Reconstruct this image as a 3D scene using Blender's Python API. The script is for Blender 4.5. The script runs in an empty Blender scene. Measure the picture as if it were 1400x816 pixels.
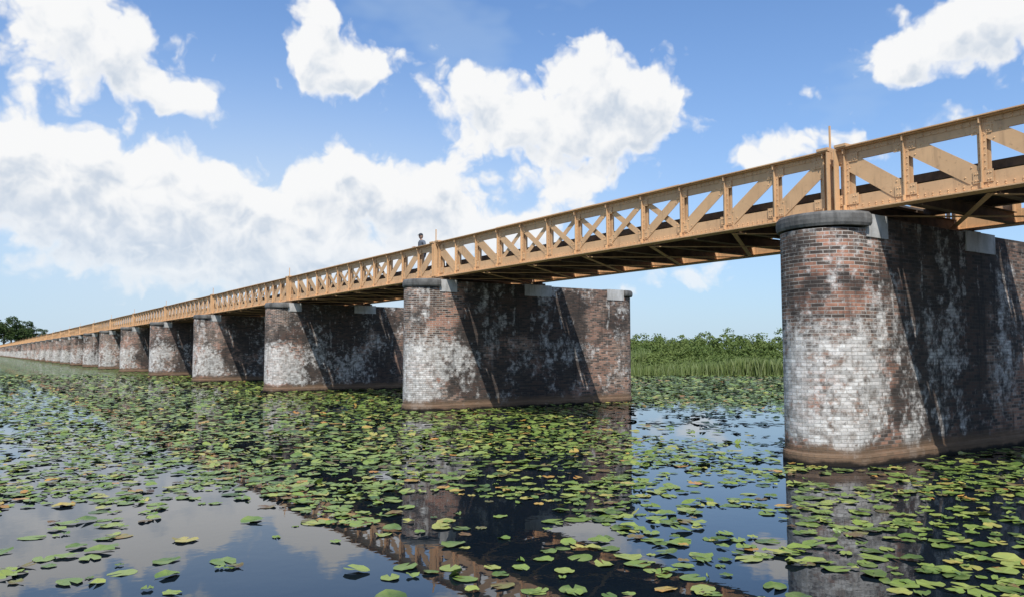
import bpy, bmesh, math, random
import numpy as np
from mathutils import Vector, noise as mn
random.seed(7); rng=np.random.default_rng(7)
S=bpy.context.scene
S.view_settings.view_transform='Standard'; S.view_settings.look='None'; S.view_settings.exposure=0

HEAD=math.radians(34.4); SPAN=15.77; Y1=8.87; XA=13.66; XB=17.86; PT=4.5
F=np.array([math.sin(HEAD),math.cos(HEAD)]); R=np.array([math.cos(HEAD),-math.sin(HEAD)])

# ---------------------------------------------------------------- helpers
class NT:
    def __init__(s,nt): s.nt=nt; s.n=nt.nodes; s.l=nt.links
    def new(s,t,**k):
        n=s.n.new(t)
        for a,b in k.items(): setattr(n,a,b)
        return n
    def set(s,inp,v):
        if isinstance(v,bpy.types.NodeSocket): s.l.new(v,inp)
        else: inp.default_value=v
    def m(s,op,a,b=None,c=None,clamp=False):
        n=s.new('ShaderNodeMath',operation=op); n.use_clamp=clamp
        s.set(n.inputs[0],a)
        if b is not None: s.set(n.inputs[1],b)
        if c is not None: s.set(n.inputs[2],c)
        return n.outputs[0]
    def v(s,op,a,b=None,c=None,out=0):
        n=s.new('ShaderNodeVectorMath',operation=op)
        s.set(n.inputs[0],a)
        if b is not None: s.set(n.inputs[1],b)
        if c is not None: s.set(n.inputs[2],c)
        return n.outputs[out]
    def ss(s,x,lo,hi):
        n=s.new('ShaderNodeMapRange',interpolation_type='SMOOTHSTEP')
        s.set(n.inputs[0],x); s.set(n.inputs[1],lo); s.set(n.inputs[2],hi)
        return n.outputs[0]
    def noise(s,vec,scale,detail=4,rough=.55,out=0,dim='3D'):
        n=s.new('ShaderNodeTexNoise',noise_dimensions=dim); s.set(n.inputs['Vector'],vec)
        n.inputs['Scale'].default_value=scale; n.inputs['Detail'].default_value=detail
        n.inputs['Roughness'].default_value=rough
        return n.outputs[out]
    def mix(s,f,a,b,bt='MIX'):
        n=s.new('ShaderNodeMix',data_type='RGBA',blend_type=bt)
        s.set(n.inputs[0],f)
        s.set(n.inputs[6],a if isinstance(a,bpy.types.NodeSocket) else (*a,1))
        s.set(n.inputs[7],b if isinstance(b,bpy.types.NodeSocket) else (*b,1))
        return n.outputs[2]
    def mapv(s,vec,scale):
        return s.v('MULTIPLY',vec,scale)

def mat(name):
    m=bpy.data.materials.new(name); m.use_nodes=True
    N=NT(m.node_tree); b=m.node_tree.nodes['Principled BSDF']
    return m,N,b
def bump(N,b,h,strength,dist):
    n=N.new('ShaderNodeBump'); N.set(n.inputs['Height'],h)
    n.inputs['Strength'].default_value=strength; n.inputs['Distance'].default_value=dist
    N.l.new(n.outputs[0],b.inputs['Normal'])

def mkmesh(name,verts,faces,mats=(),smooth=False,midx=None):
    me=bpy.data.meshes.new(name)
    me.from_pydata([tuple(v) for v in verts],[],faces); me.update()
    for m in mats: me.materials.append(m)
    if midx is not None: me.polygons.foreach_set('material_index',midx)
    if smooth: me.polygons.foreach_set('use_smooth',[True]*len(me.polygons))
    return me
def mkobj(name,me,parent=None,loc=(0,0,0)):
    o=bpy.data.objects.new(name,me); S.collection.objects.link(o); o.location=loc
    if parent: o.parent=parent
    return o

class Acc:
    def __init__(s): s.v=[]; s.f=[]; s.mi=[]
    def box(s,x0,x1,y0,y1,z0,z1,mi=0):
        n=len(s.v)
        s.v+=[(x0,y0,z0),(x1,y0,z0),(x1,y1,z0),(x0,y1,z0),(x0,y0,z1),(x1,y0,z1),(x1,y1,z1),(x0,y1,z1)]
        s.f+=[tuple(n+i for i in q) for q in ((0,3,2,1),(4,5,6,7),(0,1,5,4),(1,2,6,5),(2,3,7,6),(3,0,4,7))]
        s.mi+=[mi]*6
    def beam(s,p,q,a,wa,wb,mi=0):
        p=Vector(p);q=Vector(q);a=Vector(a).normalized();d=(q-p).normalized();b=d.cross(a).normalized()
        n=len(s.v)
        for e in (p,q):
            for i,j in ((-1,-1),(1,-1),(1,1),(-1,1)):
                s.v.append(tuple(e+a*(wa*.5*i)+b*(wb*.5*j)))
        s.f+=[tuple(n+i for i in t) for t in ((0,1,2,3),(7,6,5,4),(0,4,5,1),(1,5,6,2),(2,6,7,3),(3,7,4,0))]
        s.mi+=[mi]*6
    def rivet(s,x,y,z,r=.02,h=.014,sx=-1,mi=0):
        n=len(s.v)
        for i in range(6):
            a=i*math.pi/3; s.v.append((x,y+r*math.cos(a),z+r*math.sin(a)))
        for i in range(6):
            a=i*math.pi/3; s.v.append((x+sx*h,y+.55*r*math.cos(a),z+.55*r*math.sin(a)))
        for i in range(6):
            j=(i+1)%6; s.f.append((n+i,n+j,n+6+j,n+6+i)); s.mi.append(mi)
        s.f.append(tuple(n+6+i for i in range(6))); s.mi.append(mi)

# ---------------------------------------------------------------- materials
def mat_steel():
    m,N,b=mat('tan_painted_steel')
    g=N.new('ShaderNodeNewGeometry').outputs['Position']
    n1=N.noise(g,1.3,6,.6); n2=N.noise(g,14,5,.6)
    st=N.noise(N.mapv(g,(9,9,1.2)),1,4,.6)
    c=N.mix(N.ss(n1,.3,.75),(.66,.415,.22),(.54,.335,.178))
    c=N.mix(N.m('MULTIPLY',N.ss(st,.50,.78),.45),c,(.27,.165,.095))
    c=N.mix(N.m('MULTIPLY',N.ss(n2,.58,.74),.45),c,(.20,.115,.068))
    N.l.new(c,b.inputs['Base Color']); b.inputs['Roughness'].default_value=.6
    b.inputs['Specular IOR Level'].default_value=.3
    bump(N,b,n2,.15,.01); return m
def mat_rust():
    m,N,b=mat('weathered_shaded_underside_steel')
    g=N.new('ShaderNodeNewGeometry').outputs['Position']
    c=N.mix(N.ss(N.noise(g,3,6,.6),.35,.7),(.19,.12,.07),(.065,.045,.03))  # rust-brown steel, darkened further to paint in the shade below the deck
    N.l.new(c,b.inputs['Base Color']); b.inputs['Roughness'].default_value=.75; return m
def mat_deck():
    m,N,b=mat('deck_planks')
    g=N.new('ShaderNodeNewGeometry').outputs['Position']
    c=N.mix(N.noise(N.mapv(g,(1,8,1)),2,4),(.11,.085,.065),(.05,.04,.033))
    N.l.new(c,b.inputs['Base Color']); b.inputs['Roughness'].default_value=.85; return m
def mat_brick():
    m,N,b=mat('old_brick')
    uv=N.new('ShaderNodeUVMap').outputs[0]
    g=N.new('ShaderNodeNewGeometry').outputs['Position']
    sep=N.new('ShaderNodeSeparateXYZ'); N.l.new(g,sep.inputs[0]); z=sep.outputs[2]; X=sep.outputs[0]
    bt=N.new('ShaderNodeTexBrick'); N.l.new(uv,bt.inputs['Vector'])
    for k,vv in (('Scale',1),('Mortar Size',.008),('Mortar Smooth',.3),('Bias',-.05),('Brick Width',.225),('Row Height',.067)):
        bt.inputs[k].default_value=vv
    bt.inputs['Color1'].default_value=(0,0,0,1); bt.inputs['Color2'].default_value=(1,1,1,1); bt.inputs['Mortar'].default_value=(.5,.5,.5,1)
    rnd=bt.outputs[0]; mort=bt.outputs[1]
    cr=N.new('ShaderNodeValToRGB'); N.l.new(rnd,cr.inputs[0])
    e=cr.color_ramp.elements; e[0].position=0; e[0].color=(.080,.060,.050,1); e[1].position=1; e[1].color=(.43,.30,.225,1)
    for p,c in ((.3,(.14,.098,.076,1)),(.55,(.22,.145,.108,1)),(.8,(.30,.19,.138,1))):
        q=e.new(p); q.color=c
    base=cr.outputs[0]
    patch=N.ss(N.noise(g,.75,3,.5),.46,.57)
    nose=N.m('SUBTRACT',1,N.ss(X,13.2,14.6))
    red=N.m('MULTIPLY',N.m('MULTIPLY',patch,N.m('ADD',.38,N.m('MULTIPLY',nose,.4))),N.ss(rnd,.2,.55))
    base=N.mix(red,base,(.46,.215,.14))
    mc=N.mix(N.m('MULTIPLY',nose,N.ss(z,1.6,2.6)),(.27,.25,.22),(.55,.52,.47))
    base=N.mix(N.m('MULTIPLY',mort,.85),base,mc)
    dk=N.noise(g,.55,6,.62)
    soot_shade=N.m('MULTIPLY',N.ss(X,13.3,15.2),N.m('SUBTRACT',1,N.m('MULTIPLY',N.ss(X,18.6,20.4),.85)))  # band under the bridge: soot, plus its cast shadow deepened in the brick colour
    dkm=N.ss(N.m('ADD',dk,N.m('ADD',N.m('MULTIPLY',soot_shade,.18),N.m('MULTIPLY',N.ss(z,1.5,4),.05))),.50,.66)
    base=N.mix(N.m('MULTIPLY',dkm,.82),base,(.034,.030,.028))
    fine=N.noise(g,9,6,.65)
    base=N.mix(N.m('MULTIPLY',N.ss(fine,.52,.72),.45),base,(.06,.052,.046))
    # lime efflorescence: lower band + drips from the coping
    wn=N.noise(N.mapv(g,(1,1,.8)),.8,7,.62)
    wn2=N.noise(g,5,8,.7)
    wob=N.m('MULTIPLY',N.m('SUBTRACT',wn,.5),3.0)
    band=N.m('MULTIPLY',N.ss(z,.22,.55),N.m('SUBTRACT',1,N.ss(N.m('ADD',z,wob),1.8,3.1)))
    w=N.m('ADD',N.m('ADD',wn,N.m('MULTIPLY',band,N.m('ADD',.065,N.m('MULTIPLY',nose,.17)))),N.m('MULTIPLY',N.m('SUBTRACT',wn2,.5),.7))
    wm=N.ss(w,.55,.73)
    dr=N.noise(N.mapv(g,(2.6,2.6,.26)),1,6,.65)
    dm=N.m('MULTIPLY',N.ss(N.m('ADD',dr,N.m('MULTIPLY',N.m('SUBTRACT',wn2,.5),.6)),.58,.67),N.ss(z,.8,3.0))
    drb=N.noise(N.mapv(g,(5,5,.5)),1,6,.65)
    wall=N.m('MAXIMUM',N.m('MULTIPLY',wm,.9),N.m('MULTIPLY',dm,.62))
    wall=N.m('MULTIPLY',wall,N.m('SUBTRACT',1,N.m('MULTIPLY',mort,.4)))
    wall=N.m('MULTIPLY',wall,N.m('ADD',.6,N.m('MULTIPLY',rnd,.55)),clamp=True)
    wall=N.m('MULTIPLY',wall,N.m('SUBTRACT',1,N.m('MULTIPLY',soot_shade,.22)))  # white stains dimmed in that band to deepen the painted shadow
    base=N.mix(wall,base,N.mix(N.ss(wn2,.35,.6),(.37,.34,.305),(.76,.74,.70)))
    base=N.mix(N.m('MULTIPLY',N.ss(N.noise(g,14,5,.7),.56,.68),.55),base,(.09,.078,.07))
    base=N.mix(N.m('MULTIPLY',N.ss(drb,.55,.68),N.m('ADD',.32,N.m('MULTIPLY',soot_shade,.4))),base,(.032,.029,.027))
    tz=N.m('ADD',z,N.m('MULTIPLY',N.m('SUBTRACT',N.noise(g,2.5,3),.5),.20))
    tide=N.m('SUBTRACT',1,N.ss(tz,.22,.44))
    base=N.mix(N.m('MULTIPLY',tide,.85),base,N.mix(N.noise(N.mapv(g,(1,1,14)),1.5,4),(.25,.16,.095),(.085,.055,.036)))
    base=N.mix(N.m('SUBTRACT',1,N.ss(tz,.03,.10)),base,(.02,.016,.012))
    N.l.new(base,b.inputs['Base Color']); b.inputs['Roughness'].default_value=.88
    b.inputs['Specular IOR Level'].default_value=.2
    hgt=N.m('ADD',N.m('ADD',N.m('MULTIPLY',mort,-1),N.m('MULTIPLY',fine,.8)),N.m('MULTIPLY',rnd,.25))
    bump(N,b,hgt,.8,.018)
    return m
def mat_stone(name,c1,c2):
    m,N,b=mat(name)
    g=N.new('ShaderNodeNewGeometry').outputs['Position']
    n=N.noise(g,2.2,7,.65); s2=N.noise(N.mapv(g,(6,6,1)),1,4)
    c=N.mix(N.ss(n,.35,.65),c1,c2)
    c=N.mix(N.m('MULTIPLY',N.ss(s2,.5,.7),.5),c,tuple(x*.35 for x in c2))
    N.l.new(c,b.inputs['Base Color']); b.inputs['Roughness'].default_value=.85
    bump(N,b,N.noise(g,18,6,.6),.4,.01); return m
def mat_leaf(name,cols,trans=.25,rough=.5,spec=.5,scale=0,pos=()):
    m,N,b=mat(name)
    geo=N.new('ShaderNodeNewGeometry'); g=geo.outputs['Position']; r=geo.outputs['Random Per Island']
    cr=N.new('ShaderNodeValToRGB'); N.l.new(r,cr.inputs[0]); e=cr.color_ramp.elements
    e[0].position=cols[0][0]; e[0].color=(*cols[0][1],1); e[1].position=cols[-1][0]; e[1].color=(*cols[-1][1],1)
    for p,c in cols[1:-1]: q=e.new(p); q.color=(*c,1)
    c=cr.outputs[0]
    if scale: 
        c=N.mix(N.m('MULTIPLY',N.ss(N.noise(g,scale,3,.6),.4,.65),.5),c,pos)
    N.l.new(c,b.inputs['Base Color']); b.inputs['Roughness'].default_value=rough
    b.inputs['Specular IOR Level'].default_value=spec
    if trans:
        t=N.new('ShaderNodeBsdfTranslucent'); N.l.new(c,t.inputs[0])
        mx=N.new('ShaderNodeMixShader'); mx.inputs[0].default_value=trans
        N.l.new(b.outputs[0],mx.inputs[1]); N.l.new(t.outputs[0],mx.inputs[2])
        N.l.new(mx.outputs[0],m.node_tree.nodes['Material Output'].inputs[0])
    return m
def mat_water():
    m,N,b=mat('still_water')
    g=N.new('ShaderNodeNewGeometry').outputs['Position']
    b.inputs['Base Color'].default_value=(.005,.009,.014,1); b.inputs['Roughness'].default_value=.01
    b.inputs['IOR'].default_value=1.46
    bump(N,b,N.m('ADD',N.noise(g,1.6,3,.5),N.m('MULTIPLY',N.noise(g,7,2,.5),.2)),.028,.05)
    return m
def flat(name,c,rough=.7):
    m,N,b=mat(name)
    g=N.new('ShaderNodeNewGeometry').outputs['Position']
    N.l.new(N.mix(N.noise(g,12,4),c,tuple(x*.7 for x in c)),b.inputs['Base Color']); b.inputs['Roughness'].default_value=rough
    return m

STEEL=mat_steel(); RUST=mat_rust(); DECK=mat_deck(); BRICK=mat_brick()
CAP=mat_stone('dark_coping_stone',(.16,.155,.145),(.075,.072,.067)); BLOCK=mat_stone('pale_bearing_stone',(.52,.51,.49),(.38,.37,.35))

# ---------------------------------------------------------------- piers
def build_pier(k):
    r=.78; xc=13.2; xe=21.85; NS=20
    def outline(off):
        pts=[]
        for i in range(NS+1):
            a=-math.pi/2-math.pi*i/NS
            pts.append((xc+(r+off)*math.cos(a),(r+off)*math.sin(a)))
        for x in np.linspace(xc,xe,9)[1:-1]: pts.append((x,r+off))
        for i in range(NS+1):
            a=math.pi/2-math.pi*i/NS
            pts.append((xe+(r+off)*math.cos(a),(r+off)*math.sin(a)))
        for x in np.linspace(xe,xc,9)[1:-1]: pts.append((x,-r-off))
        return pts
    V=[];Fc=[];MI=[];UV=[]
    prof=[(-1.2,.05),(.15,.045),(.19,.035),(.22,.005),(1.2,.003),(2.4,.002),(3.4,.001),(PT-.28,0)]
    base=outline(0); n=len(base)
    per=[0]
    for i in range(n):
        a=base[i];c=base[(i+1)%n]; per.append(per[-1]+math.hypot(c[0]-a[0],c[1]-a[1]))
    ph=(k*3.37)%1*.2
    for z,off in prof:
        o=outline(off)
        for x,y in o:
            nz=mn.noise(Vector((x*.8,y*.8+k*9,z*1.1)))*.022
            V.append((x+nz*.6,y+nz,z))
    for j in range(len(prof)-1):
        for i in range(n):
            i2=(i+1)%n
            Fc.append((j*n+i2,j*n+i,(j+1)*n+i,(j+1)*n+i2)); MI.append(0)
            UV.append([(per[i+1]+ph,prof[j][0]),(per[i]+ph,prof[j][0]),(per[i]+ph,prof[j+1][0]),(per[i+1]+ph,prof[j+1][0])])
    def prism(pts,z0,z1,mi,uvz=True,bull=0):
        nonlocal V,Fc,MI,UV
        levels=[(z0,0),(z1,0)] if not bull else [(z0,-bull*.5),(z0+.05,-bull*.1),((z0+z1)/2,0),(z1-.05,-bull*.2),(z1,-bull)]
        cx=sum(p[0] for p in pts)/len(pts); cy=sum(p[1] for p in pts)/len(pts)
        s=len(V); m=len(pts)
        for z,ins in levels:
            for x,y in pts:
                dx,dy=x-cx,y-cy; L=math.hypot(dx,dy) or 1
                V.append((x+dx/L*ins,y+dy/L*ins,z))
        for j in range(len(levels)-1):
            for i in range(m):
                i2=(i+1)%m
                Fc.append((s+j*m+i2,s+j*m+i,s+(j+1)*m+i,s+(j+1)*m+i2)); MI.append(mi)
                def q(ii,jj): p=pts[ii]; return (p[0]+p[1],levels[jj][0])
                UV.append([q(i2,j),q(i,j),q(i,j+1),q(i2,j+1)])
        Fc.append(tuple(s+(len(levels)-1)*m+i for i in range(m))[::-1]); MI.append(mi)
        UV.append([(pts[i][0],pts[i][1]) for i in range(m)][::-1])
        Fc.append(tuple(s+i for i in range(m))); MI.append(mi)
        UV.append([(pts[i][0],pts[i][1]) for i in range(m)])
    z0=PT-.24
    def nose(x,sgn,rr):
        p=[]
        for i in range(NS+1):
            a=-math.pi/2-math.pi*i/NS if sgn<0 else math.pi/2-math.pi*i/NS
            p.append((x+rr*math.cos(a),rr*math.sin(a)))
        return p
    def rect(x0,x1,rr): return [(x1,-rr),(x0,-rr),(x0,rr),(x1,rr)]
    prism(nose(xc+.10,-1,r+.14),z0,PT+.02,1,bull=.06)
    prism(nose(xe-.02,1,r+.12),z0,PT,1,bull=.06)
    xs=[(xc+.104,14.0,2,.02,.004),(14.0,16.9,0,.0,-.03),(16.9,18.15,2,.02,.004),(18.15,20.95,0,0,-.03),(20.95,xe-.024,2,.02,.004)]
    for x0,x1,mi,o,t in xs: prism(rect(x0+.002,x1-.002,r+o+(.003)),PT-.28-(.14 if mi==2 else .001),PT+t,mi)
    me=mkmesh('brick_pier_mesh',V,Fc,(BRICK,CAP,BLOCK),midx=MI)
    ul=me.uv_layers.new(name='UVMap'); flatuv=[c for f in UV for uv in f for c in uv]
    ul.data.foreach_set('uv',flatuv)
    bm=bmesh.new(); bm.from_mesh(me); bmesh.ops.recalc_face_normals(bm,faces=bm.faces); bm.to_mesh(me); bm.free()
    return me
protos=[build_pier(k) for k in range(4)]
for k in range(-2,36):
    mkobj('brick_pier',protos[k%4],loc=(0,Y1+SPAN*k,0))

# ---------------------------------------------------------------- bridge span
def build_span():
    A=Acc(); g=.07; L=SPAN-2*g; NP=12; P=L/NP
    ZB,ZT=4.63,5.88
    for side,x0,sg in ((0,0,1),(1,XB-XA,-1)):
        def bx(a,b,y0,y1,z0,z1,mi=0):
            xa,xb=x0+sg*a,x0+sg*b
            A.box(min(xa,xb),max(xa,xb),y0,y1,z0,z1,mi)
        bx(-.02,.02,g,g+L,ZT-.27,ZT-.022); bx(-.02,.02,g,g+L,ZB+.022,ZB+.31)
        bx(-.16,.16,g,g+L,ZT-.020,ZT); bx(-.15,.16,g,g+L,ZB,ZB+.020)
        bx(-.10,-.022,g,g+L,ZT-.040,ZT-.022); bx(.022,.1,g,g+L,ZT-.040,ZT-.022)
        bx(-.10,-.022,g,g+L,ZB+.022,ZB+.040); bx(.022,.1,g,g+L,ZB+.022,ZB+.040)
        bx(-.032,-.022,g,g+L,ZT-.13,ZT-.042); bx(-.032,-.022,g,g+L,ZB+.042,ZB+.13)
        bx(-.14,.14,g+3*P,g+9*P,ZT+.002,ZT+.018)
        for i in range(NP+1):
            y=g+i*P
            w=.105 if 0<i<NP else .15
            y=min(max(y,g+w),g+L-w)
            bx(.024,.040,y-w,y+w,ZB+.042,ZT-.042)
            bx(.042,.16,y-.012,y+.012,ZB+.042,ZT-.042)
            bx(-.095,-.052,y-.010,y+.010,ZB+.135,ZT-.135)
            bx(-.050,-.034,y-.07,y+.07,ZB+.345,ZT-.305)
            bx(-.14,-.052,y-.008,y+.008,ZB+.042,ZB+.134)
            bx(-.14,-.052,y-.008,y+.008,ZT-.134,ZT-.042)
            for zz in np.arange(ZB+.38,ZT-.30,.11):
                A.rivet(x0-sg*.050,y-.045,zz,.015,.012,-sg)
                A.rivet(x0-sg*.050,y+.045,zz,.015,.012,-sg)
        zt,zb=ZT-.17,ZB+.18
        wd=[.32,.31,.28,.22,.16,.16]
        for i in range(NP):
            ya,yb=g+i*P,g+(i+1)*P
            d=min(i,NP-1-i)
            down=(i<NP/2)
            def diag(yt,yo,w,xo):
                A.beam((x0+sg*xo,yt,zt),(x0+sg*xo,yo,zb),(1,0,0),.010,w)
                dy,dz=yo-yt,zb-zt; LL=math.hypot(dy,dz); py,pz=-dz/LL,dy/LL
                for t in np.linspace(.0,.18,3):
                    for tt in (t,1-t):
                        for s in (-.3,.3):
                            A.rivet(x0+sg*(xo-.005),yt+dy*tt+py*w*s,zt+dz*tt+pz*w*s,.017,.012,-sg)
            e0=.06 if i in (0,NP-1) else 0
            if down: diag(ya+e0,yb,wd[d],-.0275)
            else: diag(yb-e0,ya,wd[d],-.0275)
            if d>=3:
                if down: diag(yb,ya,.14,.012)
                else: diag(ya,yb,.14,.012)
        for i in range(NP+1):
            y=g+i*P; y=min(max(y,g+.2),g+L-.2); w=.20 if i in(0,1,NP,NP-1) else .16
            bx(-.048,-.034,y-w,y+w,ZT-.30,ZT-.136); bx(-.048,-.034,y-w,y+w,ZB+.136,ZB+.34)
            for a in (-.75,-.5,.5,.75):
                for zz in (ZT-.26,ZT-.18,ZB+.18,ZB+.29):
                    A.rivet(x0-sg*.048,y+a*w,zz,.016,.012,-sg)
        for y in np.arange(g+.08,g+L,.13):
            for z in (ZT-.07,ZT-.11,ZB+.07,ZB+.11):
                A.rivet(x0-sg*.032,y,z,.016,.012,-sg)
    W=XB-XA
    for i in range(NP+1):
        y=min(max(g+i*P,g+.1),g+L-.1)
        A.box(.165,W-.165,y-.008,y+.008,ZB+.02,ZB+.225,1)
        A.box(.165,W-.165,y-.08,y+.08,ZB+.002,ZB+.018,1); A.box(.165,W-.165,y-.08,y+.08,ZB+.227,ZB+.24,1)
    for x in (1.2,W-1.2):
        A.box(x-.01,x+.01,g,g+L,ZB+.26,ZB+.40,1); A.box(x-.07,x+.07,g,g+L,ZB+.242,ZB+.258,1)
    for i in range(0,NP,2):
        y0,y1=g+i*P,g+(i+2)*P
        A.beam((.2,y0,ZB-.012),(W-.2,y1,ZB-.012),(0,0,1),.014,.10,0)
        A.beam((.2,y1,ZB-.030),(W-.2,y0,ZB-.030),(0,0,1),.014,.10,0)
    y=g
    while y<g+L-.1:
        A.box(.35,W-.35,y,y+.188,ZB+.402,ZB+.445,2); y+=.2
    for x in (.3,W-.34): A.box(x,x+.04,g,g+L,ZB+.40,ZB+.55,1)
    for ye in (g,g+L):
        s=1 if ye==g else -1
        for x0,sg in ((0,1),(W,-1)):
            a,c=sorted((x0-sg*.20,x0-sg*.052)); A.box(a,c,min(ye,ye+s*.018),max(ye,ye+s*.018),ZB+.05,ZT-.045)
            a,c=sorted((x0-sg*.18,x0+sg*.16)); A.box(a,c,min(ye+s*.0,ye+s*.24),max(ye,ye+s*.24),ZT+.002,ZT+.05)
            a,c=sorted((x0-sg*.17,x0+sg*.17)); A.box(a,c,min(ye+s*.04,ye+s*.5),max(ye+s*.04,ye+s*.5),PT+.02,ZB-.04,1)
            A.box(a+.06,c-.06,min(ye+s*.1,ye+s*.4),max(ye+s*.1,ye+s*.4),ZB-.04,ZB-.001,1)
    A.box(-.03,.0,g+.03,g+.06,ZT+.05,ZT+.50)
    return mkmesh('span_mesh',A.v,A.f,(STEEL,RUST,DECK),midx=A.mi)
bridge=bpy.data.objects.new('railway_bridge',None); S.collection.objects.link(bridge)
sm=build_span()
for k in range(-2,35):
    mkobj('steel_span',sm,bridge,(XA,Y1+SPAN*k,0))

# ---------------------------------------------------------------- land, water
shore=[(150,-120),(110,-10),(80,25),(60,43),(48,52),(43,75),(41,120),(39,250),(36,400),(32,592),(-60,600),(-250,560),(-480,300),(-480,-200),(-150,-380),(60,-300)]
sh=[]
for i in range(len(shore)):
    a=np.array(shore[i],float); b=np.array(shore[(i+1)%len(shore)],float)
    for t in np.linspace(0,1,9)[:-1]:
        p=a*(1-t)+b*t; L=np.linalg.norm(b-a)
        w=min(3,L*.04); p=p+np.array([mn.noise(Vector((p[0]*.11,p[1]*.11,1))),mn.noise(Vector((p[0]*.11,p[1]*.11,7)))])*w
        sh.append(p)
cen=np.array([-60.,140.]); V=[];Fc=[];n=len(sh)
rings=[(-1.5,-1.3),(1.0,.12),(6,.35),(60,.5),(6000,1.0)]
for off,z in rings:
    for p in sh:
        d=(p-cen)/np.linalg.norm(p-cen); q=p+d*off; V.append((q[0],q[1],z))
for j in range(len(rings)-1):
    for i in range(n): Fc.append((j*n+i,j*n+(i+1)%n,(j+1)*n+(i+1)%n,(j+1)*n+i))
m,N,b=mat('meadow_ground'); g=N.new('ShaderNodeNewGeometry').outputs['Position']
N.l.new(N.mix(N.noise(g,.3,6,.6),(.08,.12,.03),(.13,.16,.05)),b.inputs['Base Color']); b.inputs['Roughness'].default_value=.95
bedmat=flat('lake_bed_mud',(.03,.025,.015))
V.append((cen[0],cen[1],-1.3))
midx=[0]*len(Fc)
for i in range(n): Fc.append((len(V)-1,i,(i+1)%n)); midx.append(1)
mkobj('ground',mkmesh('ground',V,Fc,(m,bedmat),midx=midx))
mkobj('water',mkmesh('water',[(-900,-800,0),(900,-800,0),(900,900,0),(-900,900,0)],[(0,1,2,3)],(mat_water(),)))

# ---------------------------------------------------------------- lily pads
PAD=mat_leaf('lily_pad_leaf',[(0,(.045,.08,.02)),(.25,(.095,.155,.03)),(.6,(.165,.23,.045)),(.82,(.25,.28,.07)),(.895,(.36,.30,.08)),(.925,(.42,.19,.04)),(.945,(.15,.085,.035)),(1,(.06,.04,.025))],trans=0,rough=.38,spec=.4,scale=4,pos=(.20,.25,.07))
def pads():
    verts=[];faces=[];out=[]
    ds=[];d=4.5
    while d<70:
        c=.172 if d<20 else (.225 if d<38 else .34); ds.append((d,c)); d+=c
    for d,cell in ds:
        half=d*.78+2
        rs=np.arange(-half,half,cell)
        jd=d+rng.uniform(-.7,.7,rs.size)*cell; jr=rs+rng.uniform(-.7,.7,rs.size)*cell
        u=rng.random(rs.size)
        for dd,rr,uu in zip(jd,jr,u):
            x=dd*F[0]+rr*R[0]; y=dd*F[1]+rr*R[1]
            n1=mn.noise(Vector((x*.16,y*.16,0))); n2=mn.noise(Vector((x*.6,y*.6,5))); n3=mn.noise(Vector((x*1.5,y*1.5,9)))
            p=.66+.40*n1+.9*n2+.6*n3
            if dd<11 and rr<1.5:
                t=min(1,(11-dd-n2*1.5)/1.4)*min(1,(1.5-rr+n1)/1.0); t=max(0,t)
                p=p*(1-t)+t*(.07+.2*n1+.35*n2+.15*n3)
            if 16.5<dd<29 and 2.8<rr<14 and x>10:
                t=min(1,(dd-16.5)/2.5)*min(1,(29-dd)/2); p-=t*.5
            if dd>30 and rr>5: p+=.3
            if dd>13 and rr<2: p+=.25*min(1,(dd-13)/5)
            if dd>24: p+=.1
            if uu>p: continue
            k=round((y-Y1)/SPAN)
            if abs(y-Y1-k*SPAN)<.93 and x>12.3 and x<22.9: continue
            out.append((x,y,dd,cell))
    for (x,y,dd,cell) in out:
        rad=random.uniform(.07,.138)*(cell/.172)**.6
        if random.random()<.28: rad*=.55
        res=14 if dd<14 else (9 if dd<26 else 6)
        th=random.random()*6.283; ct,st=math.cos(th),math.sin(th)
        z0=.004+random.random()*(.016 if dd<14 else .03)
        tilt=random.random(); ta=0
        if tilt<.018: ta=random.uniform(.3,.9); rad*=.6
        elif tilt<(.3 if dd<14 else .6): ta=random.uniform(.03,.15 if dd<14 else .3)
        tdir=random.random()*6.28; tx,ty=math.cos(tdir),math.sin(tdir)
        b=len(verts); asp=random.uniform(.74,.92); ph=random.random()*6
        cup=random.uniform(-.012,.026)
        pts=[(0,0,-.002)]
        for i in range(res):
            a=.22+(6.283-.44)*i/(res-1)
            rr2=rad*(1+.06*math.sin(3*a+ph)+.035*math.sin(7*a+ph*2))
            lob=1+.10*math.exp(-((min(a,6.283-a)-.5)**2)*3)
            pts.append((rr2*lob*math.cos(a),asp*rr2*lob*math.sin(a),cup*(.5+.5*math.sin(2*a+ph))+.005*math.sin(5*a+ph)))
        for (px,py,pz) in pts:
            q=(px*tx+py*ty); zz=pz
            if ta:
                ql=q*math.cos(ta)-q; px+=ql*tx; py+=ql*ty; zz+=(q+rad*.4)*math.sin(ta)
            verts.append((x+px*ct-py*st,y+px*st+py*ct,z0+(zz if ta>.2 else max(zz,-.003))))
        for i in range(1,res): faces.append((b,b+i,b+i+1))
    return verts,faces
v,f=pads()
mkobj('water_lily_pads',mkmesh('water_lily_pads',v,f,(PAD,)))
m,N,b=mat('distant_lily_pads'); g=N.new('ShaderNodeNewGeometry').outputs['Position']
vo=N.new('ShaderNodeTexVoronoi'); N.l.new(g,vo.inputs['Vector']); vo.inputs['Scale'].default_value=2.6
cv=N.new('ShaderNodeSeparateXYZ'); N.l.new(vo.outputs['Color'],cv.inputs[0])
N.l.new(N.mix(cv.outputs[0],(.09,.14,.03),(.18,.22,.06)),b.inputs['Base Color']); b.inputs['Roughness'].default_value=.5
cov=N.m('MULTIPLY',N.m('LESS_THAN',vo.outputs['Distance'],.55),N.m('LESS_THAN',cv.outputs[1],N.ss(N.noise(g,.12,4,.6),.26,.50)))
tr=N.new('ShaderNodeBsdfTransparent'); mx=N.new('ShaderNodeMixShader')
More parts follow.
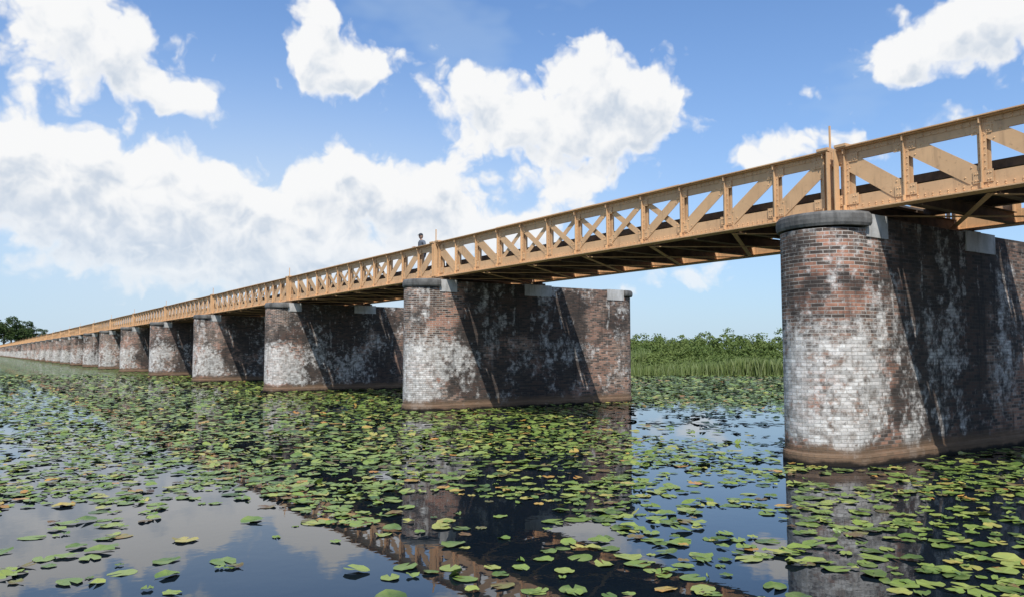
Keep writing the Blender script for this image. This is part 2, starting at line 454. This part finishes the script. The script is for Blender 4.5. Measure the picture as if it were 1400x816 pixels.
N.l.new(cov,mx.inputs[0]); N.l.new(tr.outputs[0],mx.inputs[1]); N.l.new(b.outputs[0],mx.inputs[2])
N.l.new(mx.outputs[0],m.node_tree.nodes['Material Output'].inputs[0])
def DR(d,r,z): return (d*F[0]+r*R[0],d*F[1]+r*R[1],z)
mkobj('distant_water_lily_pads',mkmesh('dwl',[DR(68,-60,.012),DR(68,58,.012),DR(110,60,.012),DR(620,-330,.012),DR(420,-470,.012)],[(0,1,2,3,4)],(m,)))

# ---------------------------------------------------------------- vegetation
def leafcloud(clumps,per,size):
    n=len(clumps)*per
    C=np.repeat(np.array([c[:3] for c in clumps],float),per,0); Rr=np.repeat(np.array([c[3] for c in clumps],float),per)
    d=rng.normal(size=(n,3)); d/=np.linalg.norm(d,axis=1)[:,None]; d[:,2]=np.where(d[:,2]<-.3,-d[:,2],d[:,2])
    p=C+d*(Rr*rng.uniform(.55,1.08,n))[:,None]*np.array([1,1,.85])
    nr=d+rng.normal(size=(n,3))*.45+np.array([0,0,.3]); nr/=np.linalg.norm(nr,axis=1)[:,None]
    t=np.cross(nr,rng.normal(size=(n,3))); t/=np.linalg.norm(t,axis=1)[:,None]; b=np.cross(nr,t)
    s=(size*rng.uniform(.6,1.3,n))[:,None]
    V=np.stack([p-t*s,p+b*s*.5,p+t*s,p-b*s*.5],1).reshape(-1,3)
    V[:,2]=np.maximum(V[:,2],.15)
    Fc=np.arange(n*4).reshape(-1,4)
    return V,Fc.tolist()
def shorept(s):
    pts=[np.array(p,float) for p in shore[1:10]]
    for a,b in zip(pts,pts[1:]):
        L=np.linalg.norm(b-a)
        if s<=L: 
            dr=(b-a)/L; nrm=np.array([dr[1],-dr[0]]); return a+dr*s,nrm
        s-=L
    return pts[-1],np.array([1.,0])
clumps=[]
def bush(x,y,h,w):
    for i in range(int(20+w*8)):
        a=random.random()*6.28; rr=w*math.sqrt(random.random()); zz=h*random.uniform(.12,.86)*(1-.40*(rr/w)**2)
        clumps.append((x+rr*math.cos(a),y+rr*math.sin(a),zz,random.uniform(.4,.75)))
s=10
while s<165:
    p,nr=shorept(s)
    for row in range(6):
        q=p+nr*(2.6+row*2.4+random.uniform(-1,1))
        hh=1.45+row*.55+random.uniform(-.4,.5)
        if s<88: hh+=1.0*max(0,min(1,(88-s)/28))*(row/2.5)
        if row>=4 and random.random()<.2: hh+=.6
        bush(q[0],q[1],hh,random.uniform(1.5,2.3))
    s+=random.uniform(2.2,3.2)
clf=[]
def bushf(x,y,h,w,c):
    for i in range(14):
        a=random.random()*6.28; rr=w*math.sqrt(random.random())
        c.append((x+rr*math.cos(a),y+rr*math.sin(a),h*random.uniform(.2,.85),w*.4))
while s<640:
    p,nr=shorept(s); q=p+nr*random.uniform(3,14); bushf(q[0],q[1],random.uniform(3,6),random.uniform(3,4),clf); s+=random.uniform(3,6)
WIL=mat_leaf('willow_foliage',[(0,(.075,.12,.03)),(.5,(.125,.18,.045)),(1,(.18,.235,.07))],trans=.4,rough=.6,spec=.2,scale=.3,pos=(.19,.235,.07))
v,f=leafcloud(clumps,56,.14)
mkobj('willow_thicket',mkmesh('willow_thicket',v,f,(WIL,)))
v,f=leafcloud(clf,40,.5); mkobj('distant_thicket',mkmesh('distant_thicket',v,f,(WIL,)))
V=[];Fc=[]
for i in range(46000):
    s=random.uniform(10,165); p,nr=shorept(s); off=random.uniform(-1.6,3.4)
    cl=mn.noise(Vector((p[0]*.13,p[1]*.13,off*.2))); tall=max(0,mn.noise(Vector((s*.16,off*.1,31)))+.12)
    q=p+nr*off+np.array([mn.noise(Vector((p[0]*.2,p[1]*.2,3))),0])*1.5
    h=max(.35,.85+cl*.5+tall*2.6+off*.15+random.uniform(-.25,.35))
    a=random.random()*6.28; w=.026; lx=random.uniform(-.22,.22)*h; ly=random.uniform(-.22,.22)*h
    n0=len(V); V+= [(q[0]-w*math.cos(a),q[1]-w*math.sin(a),-.1),(q[0]+w*math.cos(a),q[1]+w*math.sin(a),-.1),(q[0]+lx*.4+w*math.cos(a),q[1]+ly*.4+w*math.sin(a),h*.6),(q[0]+lx,q[1]+ly,h*random.uniform(.75,1))]
    Fc+=[(n0,n0+1,n0+2),(n0,n0+2,n0+3)]
REED=mat_leaf('reed_leaf',[(0,(.15,.20,.06)),(.6,(.23,.29,.10)),(1,(.32,.36,.17))],trans=.4,rough=.55,spec=.25)
mkobj('reed_bed',mkmesh('reed_bed',V,Fc,(REED,)))
TREE=mat_leaf('tree_foliage',[(0,(.025,.045,.015)),(.6,(.045,.075,.022)),(1,(.07,.10,.03))],trans=.15,rough=.65,spec=.15)
BARK=flat('bark',(.09,.07,.05),.9)
def tree(x,y,h):
    root=bpy.data.objects.new('deciduous_tree',None); S.collection.objects.link(root); root.location=(x,y,.4)
    A=Acc(); segs=7
    def limb(p,q,r0,r1):
        p=Vector(p);q=Vector(q);d=(q-p).normalized();u=d.orthogonal().normalized();w=d.cross(u);b=len(A.v)
        for e,r in((p,r0),(q,r1)):
            for j in range(segs): A.v.append(tuple(e+(u*math.cos(j*6.283/segs)+w*math.sin(j*6.283/segs))*r))
        for j in range(segs): A.f.append((b+j,b+(j+1)%segs,b+segs+(j+1)%segs,b+segs+j))
    limb((0,0,-.6),(0,0,h*.35),h*.03,h*.02); limb((0,0,h*.35),(h*.02,0,h*.8),h*.02,h*.006)
    cl=[]
    for i in range(10):
        a=random.random()*6.28; z0=h*random.uniform(.2,.6); rr=h*random.uniform(.15,.33); z1=z0+h*random.uniform(.05,.3)
        e=(rr*math.cos(a),rr*math.sin(a),z1); limb((0,0,z0),e,h*.01,h*.003)
        for j in range(5): cl.append((e[0]+random.gauss(0,h*.06),e[1]+random.gauss(0,h*.06),e[2]+random.gauss(0,h*.06),h*random.uniform(.06,.11)))
    for j in range(10): cl.append((random.gauss(0,h*.1),random.gauss(0,h*.1),h*random.uniform(.4,.9),h*random.uniform(.07,.11)))
    v,f=leafcloud(cl,70,h*.022)
    mkobj('crown',mkmesh('crown',v,f,(TREE,)),root); mkobj('trunk',mkmesh('trunk',A.v,A.f,(BARK,)),root)
for x,y,h in ((28,606,24),(18,612,26),(7,608,25),(36,618,19),(-8,615,26),(-30,620,22),(46,640,15),(60,650,13),(23,640,27)): tree(x,y,h)

# ---------------------------------------------------------------- person standing on the deck
def skinned(name,pts,edges,rad,matl,parent,sub=2,root=0):
    me=bpy.data.meshes.new(name); me.from_pydata(pts,edges,[]); me.materials.append(matl)
    o=mkobj(name,me,parent); mo=o.modifiers.new('skin','SKIN'); mo.use_smooth_shade=True
    for i,r in enumerate(rad):
        sv=me.skin_vertices[0].data[i]; sv.radius=(r,r) if not isinstance(r,tuple) else r; sv.use_root=(i==root)
    o.modifiers.new('sub','SUBSURF').levels=sub; o.modifiers['sub'].render_levels=sub
    return o
def person(px,py,pz):
    root=bpy.data.objects.new('person',None); S.collection.objects.link(root); root.location=(px,py,pz)
    SK=flat('skin',(.50,.30,.21),.5); SH=flat('grey_shirt',(.13,.15,.18),.9); TR=flat('dark_trousers',(.04,.045,.06),.9); CP=flat('dark_cap',(.03,.033,.04),.8); HR=flat('brown_hair',(.05,.03,.02),.7)
    skinned('trousers',[(0,0,.93),(0,-.10,.87),(-.03,-.12,.48),(.02,-.12,.09),(0,.10,.87),(-.06,.13,.48),(-.03,.13,.09)],[(0,1),(1,2),(2,3),(0,4),(4,5),(5,6)],[.14,.10,.07,.05,.10,.07,.05],TR,root)
    skinned('shoes',[(.03,-.12,.05),(-.15,-.13,.035),(-.02,.13,.05),(-.20,.14,.035)],[(0,1),(2,3)],[.05,.035,.05,.035],CP,root)
    skinned('shirt',[(0,0,.93),(-.01,0,1.08),(-.02,0,1.25),(-.02,0,1.38),(-.025,0,1.43),
        (0,-.19,1.36),(.02,-.25,1.13),(-.08,-.24,1.08),(0,.19,1.36),(.02,.25,1.13),(-.08,.24,1.08)],
        [(0,1),(1,2),(2,3),(3,4),(3,5),(5,6),(6,7),(3,8),(8,9),(9,10)],[(.15,.12),(.14,.11),(.17,.12),(.12,.1),.06,.075,.055,.05,.075,.055,.05],SH,root)
    skinned('neck',[(-.02,0,1.41),(-.035,0,1.52)],[(0,1)],[.055,.05],SK,root)
    for s in (-1,1):
        skinned('forearm',[(-.06,s*.24,1.09),(-.22,s*.15,1.12),(-.30,s*.09,1.14)],[(0,1),(1,2)],[.042,.032,.024],SK,root)
        skinned('palm',[(-.29,s*.09,1.14),(-.35,s*.06,1.15),(-.38,s*.045,1.15)],[(0,1),(1,2)],[.024,(.036,.016),(.034,.014)],SK,root)
        for j in range(4):
            o=(j-1.5)*.019; Ls=[.068,.078,.072,.055][j]
            skinned('finger',[(-.37,s*.045+o,1.15),(-.37-Ls*.55,s*.035+o,1.145),(-.37-Ls*.9,s*.03+o,1.12)],[(0,1),(1,2)],[.0095,.009,.007],SK,root,1)
        skinned('thumb',[(-.32,s*.045,1.15),(-.345,s*.012,1.145),(-.37,s*.005,1.135)],[(0,1),(1,2)],[.011,.010,.008],SK,root,1)
    bm=bmesh.new(); bmesh.ops.create_uvsphere(bm,u_segments=28,v_segments=20,radius=1)
    for v in bm.verts:
        x,y,z=v.co; fx=-x
        w=.078*(1-.18*max(0,-z)); nx=x*.098
        if fx>0 and z<-.2: nx*=.93
        nose=math.exp(-((y/.16)**2)-((z+.12)/.2)**2)*.026 if fx>.5 else 0
        eye=sum(math.exp(-(((y-e)/.16)**2)-((z-.06)/.12)**2)*.010 for e in(-.38,.38)) if fx>.4 else 0
        mouth=math.exp(-((y/.28)**2)-((z+.5)/.06)**2)*.006 if fx>.3 else 0
        v.co=Vector((nx-nose+eye+mouth,y*w,z*.118))
    me=bpy.data.meshes.new('head'); bm.to_mesh(me); bm.free(); me.materials.append(SK); me.shade_smooth()
    hd=mkobj('head',me,root,(-.05,0,1.60)); hd.rotation_euler=(0,math.radians(-6),math.radians(25))
    def blob(nm,c,r,ml,cut=None):
        bm=bmesh.new(); bmesh.ops.create_uvsphere(bm,u_segments=20,v_segments=14,radius=1)
        for v in bm.verts:
            if cut is not None and v.co.z<cut: v.co.z=cut
            v.co=Vector((v.co.x*r[0],v.co.y*r[1],v.co.z*r[2]))
        me=bpy.data.meshes.new(nm); bm.to_mesh(me); bm.free(); me.materials.append(ml); me.shade_smooth()
        return mkobj(nm,me,hd,c)
    blob('hair',(.018,0,.015),(.092,.085,.112),HR)
    blob('cap',(.004,0,.045),(.108,.09,.088),CP,-.05); blob('cap_peak',(-.115,0,.045),(.075,.065,.010),CP)
    for s in (-1,1):
        blob('ear',(.01,s*.080,-.005),(.018,.010,.030),SK); blob('eye',(-.083,s*.030,.008),(.010,.013,.009),flat('eye',(.05,.04,.035),.3))
    blob('mouth',(-.088,0,-.058),(.008,.024,.005),flat('lips',(.35,.13,.10),.5))
person(15.0,28.4,4.63+.445)

# ---------------------------------------------------------------- sky
W=bpy.data.worlds.new('World'); S.world=W; W.use_nodes=True
W.cycles.sampling_method='MANUAL'; W.cycles.sample_map_resolution=256
N=NT(W.node_tree); bg=W.node_tree.nodes['Background']
SUN=Vector((-.43,-.62,1)).normalized(); el=math.asin(SUN.z); az=math.atan2(SUN.x,SUN.y)
sky=N.new('ShaderNodeTexSky'); sky.sky_type='NISHITA'; sky.sun_disc=False; sky.sun_elevation=el; sky.sun_rotation=az%(2*math.pi)
sky.air_density=1.0; sky.dust_density=.8; sky.ozone_density=2.0
# cumulus field described by bearing (deg, relative to 34.4) and elevation
CL=[(-31,20.8,5.8,3.0,1.05),(-27.0,18.8,4.8,2.6,.95),(-23.4,16.8,3.0,2.0,.9),
(-14.8,22.6,2.2,2.2,1.1),(-11,19.9,3.8,2.1,1.25),(-13.5,19.4,2.4,2.2,1),
(-2.8,18.4,3.4,2.8,1.25),(1.5,15.9,4.8,2.6,1.15),(5.3,20.3,2.9,2.7,1.25),(9.8,18.1,3.5,2.8,1.3),(8,15.4,4.8,2.5,1.25),
(-13,13.0,2.5,2.1,1.2),(-11,11.0,4.0,2.5,1.25),(-6.0,11.0,3.6,2.4,1.05),(-2,8.8,4.6,2.0,1.1),(-4.8,13.4,2.2,1.6,.7),
(-31.8,13.0,3.8,3.1,1.3),(-34,10,5,3.4,1.2),(-29.0,10.6,3.8,2.4,1.15),(-23.5,11.8,4.0,2.2,1.2),(-25,8.9,6,2.8,1.15),(-18.5,9.4,4.6,2.5,1.2),(-14.5,6.8,5.5,2.2,1.0),(-23,5.4,10,2.2,.9),(-7,6.5,5,1.8,.7),
(4.2,11.8,3.8,1.6,1.1),(1,8.6,4,1.6,.8),(29.4,19.8,4.8,2.5,1.1),(26.0,18.2,2.8,1.3,.95),(34,20.4,4,3,1.1),
(20.9,14.4,3.0,1.2,1.05),(16.8,13.2,3.0,1.2,1),(21,17.2,3,1.1,.48),(14,5.6,3.2,1.3,1.0),(9,4.4,3,1.1,.75),(31,14.2,4,1.4,.8),(25,12.5,3,1.5,.6)]
G=bpy.data.node_groups.new('cloud_density','ShaderNodeTree')
G.interface.new_socket('P',in_out='INPUT',socket_type='NodeSocketVector'); G.interface.new_socket('d',in_out='OUTPUT',socket_type='NodeSocketFloat')
g=NT(G); gi=g.new('NodeGroupInput'); go=g.new('NodeGroupOutput'); P=gi.outputs[0]
w1=g.v('SUBTRACT',g.noise(P,.28,4,.5,1,'2D'),(.5,.5,.5)); PW=g.v('MULTIPLY_ADD',w1,(3.2,2.4,0),P)
acc=None
for a,e,ra,re,amp in CL:
    q=g.v('MULTIPLY_ADD',PW,(1/ra,1/re,0),(-a/ra,-e/re,0)); L2=g.v('DOT_PRODUCT',q,q,out=1)
    ex=g.m('POWER',.3679,L2)
    acc=g.m('MULTIPLY',ex,amp) if acc is None else g.m('MULTIPLY_ADD',ex,amp,acc)
sp=g.new('ShaderNodeSeparateXYZ'); g.l.new(P,sp.inputs[0])
mask=g.m('MAXIMUM',g.ss(g.m('ABSOLUTE',sp.outputs[0]),36,42),g.ss(sp.outputs[1],25,31))
acc=g.m('ADD',acc,g.m('MULTIPLY',mask,g.ss(g.noise(P,.07,2,.5,0,'2D'),.45,.65)))
acc=g.m('MINIMUM',acc,1.6)
vo=g.new('ShaderNodeTexVoronoi',voronoi_dimensions='2D',feature='SMOOTH_F1'); g.l.new(PW,vo.inputs['Vector']); vo.inputs['Scale'].default_value=.42; vo.inputs['Detail'].default_value=2; vo.inputs['Roughness'].default_value=.45; vo.inputs['Lacunarity'].default_value=2.4; vo.inputs['Smoothness'].default_value=.3
puff=g.m('SUBTRACT',.42,vo.outputs['Distance'])
nz=g.m('SUBTRACT',g.noise(P,.45,5,.52,0,'2D'),.5)
d=g.m('MULTIPLY_ADD',nz,.62,g.m('MULTIPLY_ADD',puff,.75,g.m('SUBTRACT',acc,.45)))
g.l.new(d,go.inputs[0])
tc=N.new('ShaderNodeTexCoord').outputs['Generated']; dirn=N.v('NORMALIZE',tc)
sx=N.new('ShaderNodeSeparateXYZ'); N.l.new(dirn,sx.inputs[0])
azd=N.m('SUBTRACT',N.m('MULTIPLY',N.m('ARCTAN2',sx.outputs[0],sx.outputs[1]),57.2958),34.4)
eld=N.m('MULTIPLY',N.m('ARCSINE',sx.outputs[2]),57.2958)
cb=N.new('ShaderNodeCombineXYZ'); N.l.new(azd,cb.inputs[0]); N.l.new(eld,cb.inputs[1])
def dens(vec):
    n=N.new('ShaderNodeGroup'); n.node_tree=G; N.l.new(vec,n.inputs[0]); return n.outputs[0]
d0=dens(cb.outputs[0]); d1=dens(N.v('ADD',cb.outputs[0],(-.6,1.6,0)))
cov=N.ss(d0,-.10,.42)
shade=N.m('MULTIPLY',N.ss(N.m('SUBTRACT',d1,N.m('MULTIPLY',d0,.5)),.0,.95),N.ss(d0,.12,.7))
ccol=N.mix(shade,(8.2,8.25,8.3),(5.2,5.85,6.75))
haze=N.m('MULTIPLY',N.m('POWER',2.718,N.m('MULTIPLY',N.m('MAXIMUM',eld,0),-.085)),.9)
veil=N.m('MULTIPLY',N.ss(N.noise(N.mapv(cb.outputs[0],(.6,1.3,1)),.09,4,.6,0,'2D'),.42,.7),.30)
bq=N.v('MULTIPLY_ADD',cb.outputs[0],(1/21,1/8,0),(16/21,-7/8,0)); bank=N.m('MULTIPLY',N.m('POWER',.3679,N.v('DOT_PRODUCT',bq,bq,out=1)),.75)
skyc=N.mix(1.0,sky.outputs[0],(.78,1.15,1.55),'MULTIPLY')
c=N.mix(N.m('MAXIMUM',haze,veil),skyc,(4.9,6.1,7.3))
c=N.mix(bank,c,(5.7,6.55,7.45))
fade=N.m('SUBTRACT',1,N.m('MULTIPLY',N.m('SUBTRACT',1,N.ss(eld,1,11)),.5))
c=N.mix(N.m('MULTIPLY',cov,fade),c,ccol)
N.l.new(c,bg.inputs[0]); bg.inputs[1].default_value=.115

sl=bpy.data.lights.new('sun','SUN'); sl.energy=5.0; sl.angle=math.radians(.5); sl.color=(1,.955,.89)
so=bpy.data.objects.new('sun',sl); S.collection.objects.link(so); so.rotation_euler=(-SUN).to_track_quat('-Z','Y').to_euler(); so.location=(0,0,50)

cam=bpy.data.cameras.new('camera'); co=bpy.data.objects.new('camera',cam); S.collection.objects.link(co)
cam.sensor_width=36; cam.lens=36*1080/1400; cam.clip_end=12000; cam.clip_start=.05
co.location=(0,0,2.0); co.rotation_euler=(math.radians(90+3.87),0,-HEAD)
S.camera=co
